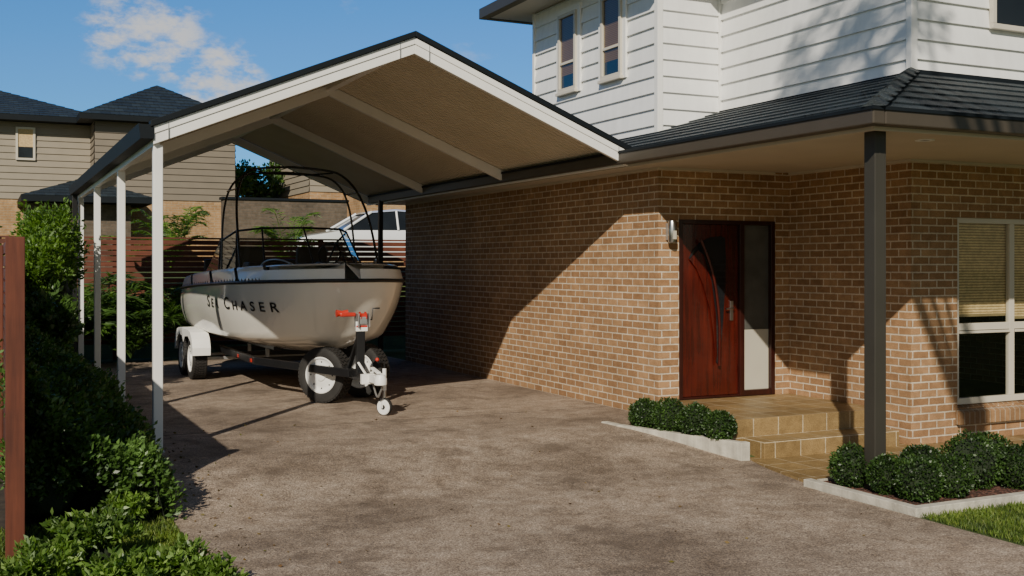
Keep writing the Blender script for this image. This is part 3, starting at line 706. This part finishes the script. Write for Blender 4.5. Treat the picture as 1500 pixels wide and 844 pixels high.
for s,nm in((-1,'port'),(1,'starboard')):
    b=[W(*p,s) for p in bot]; t=[W(*p,s) for p in top]
    obj('windscreen_glass_'+nm,b+t,[(i,i+1,i+6,i+5) for i in range(4)],M['tint'],BT)
    tube('windscreen_top_'+nm,t,.016,M['black'],BT,smooth=False); tube('windscreen_base_'+nm,b,.016,M['black'],BT,smooth=False)
    for i in range(4 if s>0 else 5): tube('windscreen_post_%s_%d'%(nm,i),[b[i],t[i]],.013,M['black'],BT,smooth=False)
    tube('tower_front_'+nm,[W(4.25,1.0,1.74,s),W(4.0,1.0,2.3,s),W(3.62,.93,2.85,s),W(3.35,.76,3.16,s),W(3.28,.5,3.25,s),W(3.25,0,3.27,s)],.018,TS,BT)
    tube('tower_rear_'+nm,[W(3.05,1.03,1.70,s),W(3.0,1.02,2.3,s),W(2.92,.94,2.85,s),W(2.88,.76,3.12,s),W(2.85,.5,3.20,s),W(2.85,0,3.22,s)],.016,TS,BT)
    tube('tower_brace_'+nm,[W(3.55,.91,2.9,s),W(2.92,.92,2.9,s)],.012,TS,BT,smooth=False)
    tube('bow_rail_'+nm,[W(4.6,.80,1.78,s),W(4.7,.78,1.86,s),W(5.2,.66,1.88,s),W(5.4,.56,1.80,s)],.012,M['chrome'],BT)
tube('tower_crossbar',[W(3.28,.6,3.20,-1),W(2.86,.3,3.19,-1),W(2.86,.3,3.19,1),W(3.28,.6,3.20,1)],.012,TS,BT,smooth=False)
for sx in(-.5,.5):
    boxes('seat_base',[(XC+sx-.25,XC+sx+.25,YS-3.0,YS-2.5,1.1,1.55)],M['tan'],BT,.04)
    boxes('seat_back',[(XC+sx-.25,XC+sx+.25,YS-2.5,YS-2.38,1.5,2.08)],M['vinyl'],BT,.05)
boxes('dash',[(XC-.85,XC-.2,YS-4.0,YS-3.6,1.1,1.84),(XC+.2,XC+.85,YS-4.0,YS-3.6,1.1,1.84)],M['vinyl'],BT,.05)
boxes('rear_bench',[(XC-.8,XC+.8,YS-.7,YS-.3,1.1,1.6),(XC-.8,XC+.8,YS-.35,YS-.28,1.5,1.9)],M['vinyl'],BT,.04)
boxes('bow_cushion',[(XC-.6,XC+.6,YS-5.15,YS-4.6,1.2,1.77)],M['tan'],BT,.05)
a=[W(3.45+.06*math.cos(k/16*2*math.pi),.5+.17*math.sin(k/16*2*math.pi),1.96+.16*math.cos(k/16*2*math.pi),1) for k in range(16)]
tube('steering_wheel',a,.015,M['black'],BT,cyclic=True)
for i in range(0,NS,3):
    if Rx[i]>4.2:
        for s in (-1,1):
            p=inset(i,.18,.218); q=W(*p,s)
            lathe('deck_fitting',[(0,.012),(.012,.010),(.014,0)],10,M['black'],BT,q,axis='Z')

# ------------------------------------------------------------------ trailer
TR=empty('boat_trailer')
def wheel(cx,cy,r,wd,ang):
    h=wd/2
    tp=[(r*.62,-h*.92),(r*.70,-h*1.0),(r*.85,-h*1.04),(r*.94,-h*.98),(r*.99,-h*.8),(r*.985,-h*.78)]
    lathe('tyre_sidewall',tp,56,M['tyreside'],TR,(cx,cy,r),ang)
    lathe('tyre_sidewall_b',[(a,-b) for a,b in tp],56,M['tyreside'],TR,(cx,cy,r),ang)
    V=[];F=[];n=44;rows=5
    R=Matrix.Rotation(ang,4,'Z')
    lathe('tyre_carcass',[(r*.955,-h*.85),(r*.955,h*.85)],56,M['tyreside'],TR,(cx,cy,r),ang)
    for i in range(n):
        for k in range(rows):
            w0=-h*.92+k*(2*h*.92)/rows; w1=w0+(2*h*.92)/rows*.80; a0=(i+(.35*(k%2))+.12*k)*2*math.pi/n; a1=a0+2*math.pi/n*.68
            b=len(V); sk=2*math.pi/n*.3*(1 if k<rows/2 else -1)
            for rr in(r*.95,r*1.0):
                for (aa,ww) in((a0,w0),(a1,w0),(a1+sk,w1),(a0+sk,w1)):
                    rq=rr*(1-.012*(abs((ww))/h)**4) if rr>r*.97 else rr
                    V.append(R@Vector((ww,rq*math.cos(aa),rq*math.sin(aa)))+Vector((cx,cy,r)))
            F+=[tuple(b+q for q in f) for f in [(4,5,6,7),(0,1,5,4),(1,2,6,5),(2,3,7,6),(3,0,4,7)]]
    obj('tyre_tread',V,F,M['tyreside'],TR,uv=False)
    for sg in(-1,1):
        lathe('rim',[(r*.66,sg*h*.93),(r*.64,sg*h*1.0),(r*.60,sg*h*.98),(r*.57,sg*h*.80),(r*.5,sg*h*.74),(r*.42,sg*h*.72),(r*.36,sg*h*.80),(r*.22,sg*h*.84),(r*.2,sg*h*.98),(r*.1,sg*h*1.06),(0,sg*h*1.07)],40,M['white'],TR,(cx,cy,r),ang)
        for k in range(8):
            a=2*math.pi*k/8; p=R@Vector((sg*h*.73,r*.47*math.cos(a),r*.47*math.sin(a)))+Vector((cx,cy,r))
            blob('rim_slot',tuple(p),.012,M['black'],TR,0,1)
for x in(3.02,5.38):
    for y in(17.65,18.5): wheel(x,y,.325,.22,0)
wheel(4.02,13.92,.365,.23,math.radians(38)); wheel(4.66,14.3,.365,.23,math.radians(38))
def bar(name,a,b,w_,h_,mat):
    a=Vector(a);b=Vector(b);d=b-a;q=d.to_track_quat('Y','Z');L=d.length
    V=[]
    for y in(0,L):
        for (x,z) in((-w_/2,-h_/2),(w_/2,-h_/2),(w_/2,h_/2),(-w_/2,h_/2)): V.append(a+q@Vector((x,y,z)))
    o=obj(name,V,[(0,1,2,3),(7,6,5,4),(0,4,5,1),(1,5,6,2),(2,6,7,3),(3,7,4,0)],mat,TR)
    bm=bmesh.new();bm.from_mesh(o.data);bmesh.ops.recalc_face_normals(bm,faces=bm.faces);bm.to_mesh(o.data);bm.free()
    m=o.modifiers.new('b','BEVEL');m.width=.006;m.segments=2;return o
for s in(-1,1):
    bar('side_rail',(XC+s*.78,19.6,.46),(XC+s*.78,15.3,.46),.06,.10,M['black'])
    bar('draw_rail',(XC+s*.78,15.3,.46),(XC+s*.07,13.2,.44),.06,.10,M['black'])
    bar('bunk',(XC+s*.5,19.3,.60),(XC+s*.5,15.2,.63),.10,.05,M['black'])
    bar('bunk_bracket',(XC+s*.5,17.0,.46),(XC+s*.5,17.0,.60),.05,.05,M['galv'])
    bar('bunk_bracket',(XC+s*.5,15.8,.46),(XC+s*.5,15.8,.60),.05,.05,M['galv'])
    out_=[(17.22,.40),(17.22,.52),(17.30,.66),(17.45,.75),(17.65,.78),(18.5,.78),(18.7,.75),(18.85,.66),(18.93,.52),(18.93,.40)]
    inn=[(18.91,.40),(18.91,.52),(18.83,.65),(18.69,.735),(18.5,.765),(17.65,.765),(17.46,.735),(17.32,.65),(17.24,.52),(17.24,.40)]
    xa=XC+s*1.18; prism('mudguard',out_+inn,0,xa-.135,xa+.135,M['white'],TR,.004)
    prism('mudguard_side',out_+[(18.8,.46),(18.74,.6),(18.5,.68),(18.2,.66),(18.08,.56),(17.95,.66),(17.65,.68),(17.4,.6),(17.33,.46)],0,xa+s*.133,xa+s*.141,M['white'],TR)
for y in(19.5,17.0,15.8,18.1): bar('cross_member',(XC-.78,y,.43),(XC+.78,y,.43),.06,.07,M['black'])
for y in(17.65,18.5): bar('axle',(3.05,y,.32),(5.35,y,.32),.05,.05,M['galv'])
bar('front_axle',(4.05,13.95,.36),(4.64,14.28,.36),.05,.05,M['black'])
bar('drawbar',(XC,14.6,.44),(XC,12.62,.42),.08,.11,M['black'])
bar('winch_post',(XC,13.02,.44),(XC+.0,13.0,1.10),.10,.08,M['black'])
bar('winch_post_brace',(XC,13.5,.46),(XC,13.04,.95),.05,.05,M['black'])
boxes('winch_body',[(XC-.03,XC+.07,12.93,13.05,1.06,1.16)],M['galv'],TR,.012)
boxes('winch_side_plates',[(XC-.055,XC-.045,12.90,13.08,1.03,1.20),(XC+.085,XC+.095,12.90,13.08,1.03,1.20)],M['galv'],TR,.01)
lathe('winch_drum',[(0,-.04),(.06,-.04),(.06,-.032),(.04,-.028),(.04,.028),(.06,.032),(.06,.04),(0,.04)],20,M['red'],TR,(XC+.02,12.98,1.16))
boxes('bow_stop',[(XC-.26,XC-.06,12.99,13.06,1.16,1.21)],M['red'],TR,.015)
lathe('bow_roller',[(0,-.07),(.045,-.07),(.032,0),(.045,.07),(0,.07)],16,M['red'],TR,(XC-.22,13.06,1.20))
tube('winch_handle',[(XC+.095,12.98,1.12),(XC+.14,12.98,1.12),(XC+.14,12.95,1.26),(XC+.23,12.95,1.26)],.010,M['black'],TR,smooth=False)
boxes('label_plate',[(XC-.075,XC+.075,12.952,12.958,.98,1.10)],M['white'],TR)
boxes('label_stripe',[(XC-.07,XC+.07,12.948,12.952,1.03,1.05)],M['red'],TR)
boxes('marker_light',[(XC-.82,XC-.811,16.3,16.42,.43,.48),(XC-.82,XC-.811,15.4,15.5,.43,.48)],M['red'],TR,.003)
bar('coupling_body',(XC,12.66,.44),(XC+.0,12.30,.44),.11,.09,M['white'])
lathe('coupling_socket',[(0,.07),(.05,.065),(.075,.02),(.075,-.05),(.055,-.06),(0,-.06)],24,M['white'],TR,(XC,12.24,.44),axis='Z')
bar('coupling_handle',(XC,12.3,.52),(XC,12.55,.56),.05,.025,M['white'])
bar('brake_lever',(XC-.05,12.62,.47),(XC-.12,12.72,.62),.03,.02,M['white'])
bar('coupling_clamp',(XC-.14,12.55,.43),(XC+.14,12.55,.43),.06,.12,M['white'])
tube('safety_chain',[(XC+.03,12.6,.36),(XC+.02,12.45,.22),(XC,12.3,.24),(XC+.02,12.24,.36)],.012,M['galv'],TR)
JX=XC-.0; JY=12.42
tube('jockey_outer',[(JX+.11,JY,.30),(JX+.11,JY,.56)],.024,M['white'],TR,smooth=False)
tube('jockey_inner',[(JX+.11,JY,.17),(JX+.11,JY,.32)],.021,M['chrome'],TR,smooth=False)
tube('jockey_handle',[(JX+.11,JY,.56),(JX+.11,JY,.64),(JX+.02,JY,.64)],.009,M['black'],TR,smooth=False)
blob('jockey_knob',(JX+.02,JY,.67),.024,M['red'],TR,0,2)
lathe('jockey_wheel',[(.03,-.03),(.085,-.03),(.10,-.015),(.10,.015),(.085,.03),(.03,.03)],28,M['white'],TR,(JX+.11,JY,.10),math.radians(35))
lathe('jockey_tyre',[(.088,-.024),(.104,-.02),(.108,0),(.104,.02),(.088,.024)],28,M['tyreside'],TR,(JX+.11,JY,.105),math.radians(35))
boxes('jockey_fork',[(JX+.07,JX+.082,JY-.02,JY+.02,.09,.20),(JX+.138,JX+.15,JY-.02,JY+.02,.09,.20),(JX+.07,JX+.15,JY-.02,JY+.02,.19,.2)],M['white'],TR)

# ------------------------------------------------------------------ background houses
def window_f(par,x0,x1,y,z0,z1,blind=True):
    boxes('window_frame',[(x0,x1,y-.09,y-.03,z0,z0+.07),(x0,x1,y-.09,y-.03,z1-.07,z1),(x0,x0+.07,y-.09,y-.03,z0+.07,z1-.07),(x1-.07,x1,y-.09,y-.03,z0+.07,z1-.07)],M['trimwhite'],par)
    boxes('window_glass',[(x0+.07,x1-.07,y-.06,y-.04,z0+.07,z0+(z1-z0)*.4)],M['glassdark'],par)
    boxes('window_blind',[(x0+.07,x1-.07,y-.06,y-.04,z0+(z1-z0)*.4,z1-.07)],M['blind'],par)
def hiproof(par,x0,x1,y0,y1,z,rise,ov=.6):
    x0-=ov;x1+=ov;y0-=ov;y1+=ov; hw=min(x1-x0,y1-y0)/2; r0=(x0+hw,y0+hw,z+rise); r1=(x1-hw,y1-hw,z+rise)
    boxes('eaves',[(x0,x1,y0,y1,z-.18,z-.005)],M['darkblue'],par)
    tile_plane('roof_front',(x1,y0,z),(x0,y0,z),(r1[0],y0+hw,z+rise),r0,RT,par)
    tile_plane('roof_left',(x0,y0,z),(x0,y1,z),r0,(x0+hw,y1-hw,z+rise),RT,par)
    tile_plane('roof_right',(x1,y1,z),(x1,y0,z),(x1-hw,y1-hw,z+rise),(r1[0],y0+hw,z+rise),RT,par)
    tile_plane('roof_back',(x0,y1,z),(x1,y1,z),(x0+hw,y1-hw,z+rise),(x1-hw,y1-hw,z+rise),RT,par)
NH=empty('neighbour_house')
def bld(par,x0,x1,y0,y1,zb,zm,zt,side_mat):
    if zm>zb: boxes('brick_base',[(x0,x1,y0,y1,zb,zm)],M['brick_bg'],par)
    boxes('upper_core',[(x0+.01,x1-.01,y0+.01,y1-.01,zm,zt)],side_mat,par)
    siding('boards_front',(x0,y0),(x1,y0),zm,zt,(0,-1),side_mat,par,.22,.035)
    siding('boards_left',(x0,y1),(x0,y0),zm,zt,(-1,0),side_mat,par,.22,.035)
    siding('boards_right',(x1,y0),(x1,y1),zm,zt,(1,0),side_mat,par,.22,.035)
bld(NH,-6,3.3,40,50,1.0,4.0,6.6,M['taupe_side'])
hiproof(NH,-6,3.3,40,50,6.75,1.9)
bld(NH,3.3,7.9,38.6,48,1.0,4.0,6.6,M['taupe_dark'])
hiproof(NH,3.3,7.9,38.6,48,6.75,1.5,.5)
window_f(NH,.95,1.55,40,5.3,6.4)
window_f(NH,4.8,5.4,38.6,5.4,6.5)
boxes('porch_core',[(1.2,4.2,36.5,38.55,1.0,3.7)],M['brick_dark'],NH)
hiproof(NH,1.4,4.4,36.2,39.6,3.9,.7,.4)
N2=empty('neighbour_house')
boxes('brick_base',[(11.6,22,36,46,1.0,4.35)],M['brick_bg'],N2)
bld(N2,10.4,12.8,38,44,1.0,4.4,6.2,M['taupe_side'])
boxes('garage_wall',[(6.9,11.0,35.5,35.9,1.0,3.9)],M['brick_dark'],N2)
boxes('garage_trim',[(6.85,11.05,35.45,35.95,3.9,3.98)],M['darkblue'],N2)
boxes('roof_trim',[(11.5,22,35.9,36.0,4.3,4.42)],M['kerb'],N2)
tree('tree',(8.8,44,1.3),6,((8.6,42.5,4.7),(2.2,1.4,1.4)),13000,.17,M['leafpalm'],46,.2)

# car behind the fence: body loft along x, glasshouse frustum, roof skin, pillars
CA=empty('parked_car'); cx0=8.95; cyy=26.4; cz=1.70
def carP(x,y,z): return (cx0+x,cyy+y,cz+z)
stn=[(-2.25,.55,.35,.62),(-2.18,.72,.30,.72),(-1.9,.80,.24,.80),(-1.3,.86,.22,.90),(-.95,.87,.22,.95),(0,.88,.22,.98),(1.2,.88,.22,1.0),(1.75,.86,.24,1.0),(2.05,.80,.30,.96),(2.18,.66,.38,.80)]
V=[];F=[]
for (x,hw,zb,zt) in stn:
    V+=[carP(x,-hw*.9,zb),carP(x,-hw,zb+(zt-zb)*.35),carP(x,-hw*.99,zb+(zt-zb)*.75),carP(x,-hw*.88,zt),carP(x,-hw*.4,zt+.025),carP(x,hw*.4,zt+.025),carP(x,hw*.88,zt),carP(x,hw*.99,zb+(zt-zb)*.75),carP(x,hw,zb+(zt-zb)*.35),carP(x,hw*.9,zb)]
for i in range(len(stn)-1):
    for k in range(9): F.append((i*10+k,i*10+k+1,(i+1)*10+k+1,(i+1)*10+k))
F.append(tuple(range(10))); F.append(tuple(range(len(V)-10,len(V))))
o=obj('body',V,F,M['carwhite'],CA,True,split=40); bm=bmesh.new();bm.from_mesh(o.data);bmesh.ops.recalc_face_normals(bm,faces=bm.faces);bm.to_mesh(o.data);bm.free()
bt=[(-1.05,.76,.96),(1.80,.74,.98)]; tp_=[(-.30,.60,1.40),(.35,.62,1.45),(1.25,.60,1.40)]
def cabin(name,grow,mat,z0=None):
    V=[carP(-1.05,-.77,.94),carP(.3,-.80,.96),carP(1.85,-.75,.97),carP(1.85,.75,.97),carP(.3,.80,.96),carP(-1.05,.77,.94),
       carP(-.32,-.60,1.39),carP(.3,-.63,1.44),carP(1.25,-.60,1.39),carP(1.25,.60,1.39),carP(.3,.63,1.44),carP(-.32,.60,1.39)]
    F=[(0,1,7,6),(1,2,8,7),(2,3,9,8),(3,4,10,9),(4,5,11,10),(5,0,6,11),(6,7,10,11),(7,8,9,10)]
    return obj(name,V,F,mat,CA)
cabin('windows',0,M['glassdark'])
V=[carP(-.38,-.63,1.38),carP(.3,-.66,1.44),carP(1.32,-.63,1.38),carP(1.32,.63,1.38),carP(.3,.66,1.44),carP(-.38,.63,1.38),carP(-.30,-.52,1.43),carP(.3,-.54,1.49),carP(1.25,-.52,1.43),carP(1.25,.52,1.43),carP(.3,.54,1.49),carP(-.30,.52,1.43)]
obj('roof',V,[(0,1,7,6),(1,2,8,7),(2,3,9,8),(3,4,10,9),(4,5,11,10),(5,0,6,11),(6,7,10,11),(7,8,9,10),(0,5,4,1),(1,4,3,2)],M['carwhite'],CA,True,split=50)
for s in(-1,1):
    tube('front_pillar',[carP(-1.08,s*.775,.95),carP(-.34,s*.615,1.40)],.035,M['carwhite'],CA,smooth=False)
    tube('rear_pillar',[carP(1.80,s*.755,.97),carP(1.24,s*.61,1.40)],.07,M['carwhite'],CA,smooth=False)
    tube('centre_pillar',[carP(.3,s*.805,.96),carP(.3,s*.64,1.44)],.028,M['carwhite'],CA,smooth=False)
    for wx in(-1.40,1.35):
        lathe('car_tyre',[(.18,-.1),(.3,-.11),(.33,-.08),(.33,.08),(.3,.11),(.18,.1)],28,M['tyreside'],CA,carP(wx,s*.80,.33),math.pi/2)
        lathe('car_rim',[(.2,s*.09),(.15,s*.06),(0,s*.08)],20,M['galv'],CA,carP(wx,s*.80,.33),math.pi/2)

# ------------------------------------------------------------------ planting
HG=empty('garden_hedge')
Pn=[];Dn=[]
def hh(x,y):
    t=(1.30-x)/1.1
    base=.25+.95*min(1,max(0,t))**.8
    return base*(1+.4*noise.noise(Vector((x*1.7,y*1.3,2))))+.14*noise.noise(Vector((x*5,y*5,1)))
hx=[.18+.09*i for i in range(13)]; hy=[8.7+.15*i for i in range(80)]
V=[(x,y,gz(y)+max(.03,hh(x,y)-.16) if x<1.2 else gz(y)) for y in hy for x in hx]; n_=len(hx)
obj('inner_mass',V,[(j*n_+i,j*n_+i+1,(j+1)*n_+i+1,(j+1)*n_+i) for j in range(len(hy)-1) for i in range(n_-1)],M['twig'],HG,True)
N_=62000
X=rng.uniform(.18,1.32,N_); Y=8.7+(rng.random(N_)**1.35)*11.8
for i in range(N_):
    h=hh(X[i],Y[i]); z=gz(Y[i])+h-rng.random()**1.6*.28
    Pn.append((X[i]+rng.normal()*.04+(.12*noise.noise(Vector((Y[i]*3,h*3,0)))),Y[i],z)); Dn.append((.5+rng.normal()*.7,-.3+rng.normal()*.7,.7+rng.normal()*.5))
leaf_mesh('leaves',Pn,Dn,.052,.5,M['leafdark'],HG)
LB=M['leafbright']
shrub('shrub',(.80,9.30,.02),.30,2600,LB,.055,.42,44,(1,1,.8))
shrub('shrub',(1.12,9.75,-.06),.24,1600,LB,.05,.42,34,(1,1.1,.7))
shrub('shrub',(1.22,9.1,-.10),.20,1500,LB,.05,.42,34,(1,1.1,.7))
shrub('shrub',(.95,8.75,-.10),.22,1500,LB,.05,.42,34,(1,1.1,.7))
shrub('shrub',(.40,8.9,.15),.36,3000,M['leafdark'],.055,.45,44)
shrub('shrub',(.62,7.70,-.06),.27,2400,LB,.055,.42,44,(1.1,1,.75))
shrub('shrub',(1.05,7.15,-.13),.22,1900,LB,.05,.42,36,(1.2,1,.7))
shrub('shrub',(.30,7.35,-.12),.24,1900,LB,.055,.42,36,(1.1,1,.7))
shrub('shrub',(.75,6.95,-.14),.24,1900,LB,.055,.42,36,(1.1,1,.7))
shrub('shrub',(1.25,6.85,-.15),.17,1100,LB,.05,.42,26,(1.1,1,.7))
for (x,y,z,r,n) in [(.80,16.2,1.75,.62,9000),(.62,15.4,1.45,.5,6000),(.95,17.3,1.55,.55,6000)]:
    shrub('tall_shrub',(x,y,z),r,n,M['leaflime'],.07,.42,90,(.75,1,1.35),up=.6)
for (x,y,z,r) in [(.75,18.6,.9,.6),(.7,20,1.0,.6),(.7,14.2,.9,.45)]:
    shrub('shrub',(x,y,z),r,3500,M['leafdark'],.08,.5,50,(.8,1,1.2))
for (x,y,z,nf,L) in [(2.1,21.3,.4,20,1.6),(2.9,21.4,.3,18,1.5),(1.5,21.2,.4,18,1.7),(5.4,21.4,.3,14,1.4),(6.4,21.3,.3,14,1.4),(3.6,21.5,.3,16,1.4),(2.4,20.9,.1,16,1.2),(4.5,21.5,.3,14,1.4)]:
    palm('palm_plant',(x,y,z),nf,L,M['leafpalm'],up=1.3)
for (x,y,z,nf,L) in [(3.5,23.5,1.7,20,1.2),(5.9,23.5,1.7,18,1.15),(2.6,23.7,1.5,14,1.0)]:
    palm('fern_plant',(x,y,z),nf,L,M['leaflime'],leaf=.22,up=1.8,asp=.09)
shrub('shrub',(-.9,24,2.2),.9,4000,M['leafdark'],.1,.5,60)

def lawn(name,x0,x1,y0,y1,n,h=.045):
    x=rng.uniform(x0,x1,n); y=y0+(y1-y0)*rng.random(n)
    P=np.stack([x,y,np.array([gz(v)-.012 for v in y])],1); D=np.stack([rng.normal(size=n)*.35,rng.normal(size=n)*.35,np.ones(n)],1)
    leaf_mesh(name,P,D,h,.14,M['blade'])
lawn('lawn_grass',6.66,10.5,3.6,6.36,60000)
lawn('lawn_grass',-.4,1.30,5.6,8.9,45000,.05)
n=240; x=np.concatenate([1.36+np.abs(rng.normal(size=170))*.35,rng.uniform(1.5,6.5,70)]); y=rng.uniform(6,12.5,n)
leaf_mesh('fallen_leaves',np.stack([x,y,np.array([gz(v)+.008 for v in y])],1),np.stack([rng.normal(size=n),rng.normal(size=n),rng.random(n)*.15],1),.035,.5,M['dry'])

tree('street_tree',(4.2,-1.8,-.2),12,((1.35,-.45,12.0),(1.05,1.05,.9)),1700,.12,M['leaftree'],26,.11,(.14,.34))
print('DONE objs',len(bpy.data.objects))
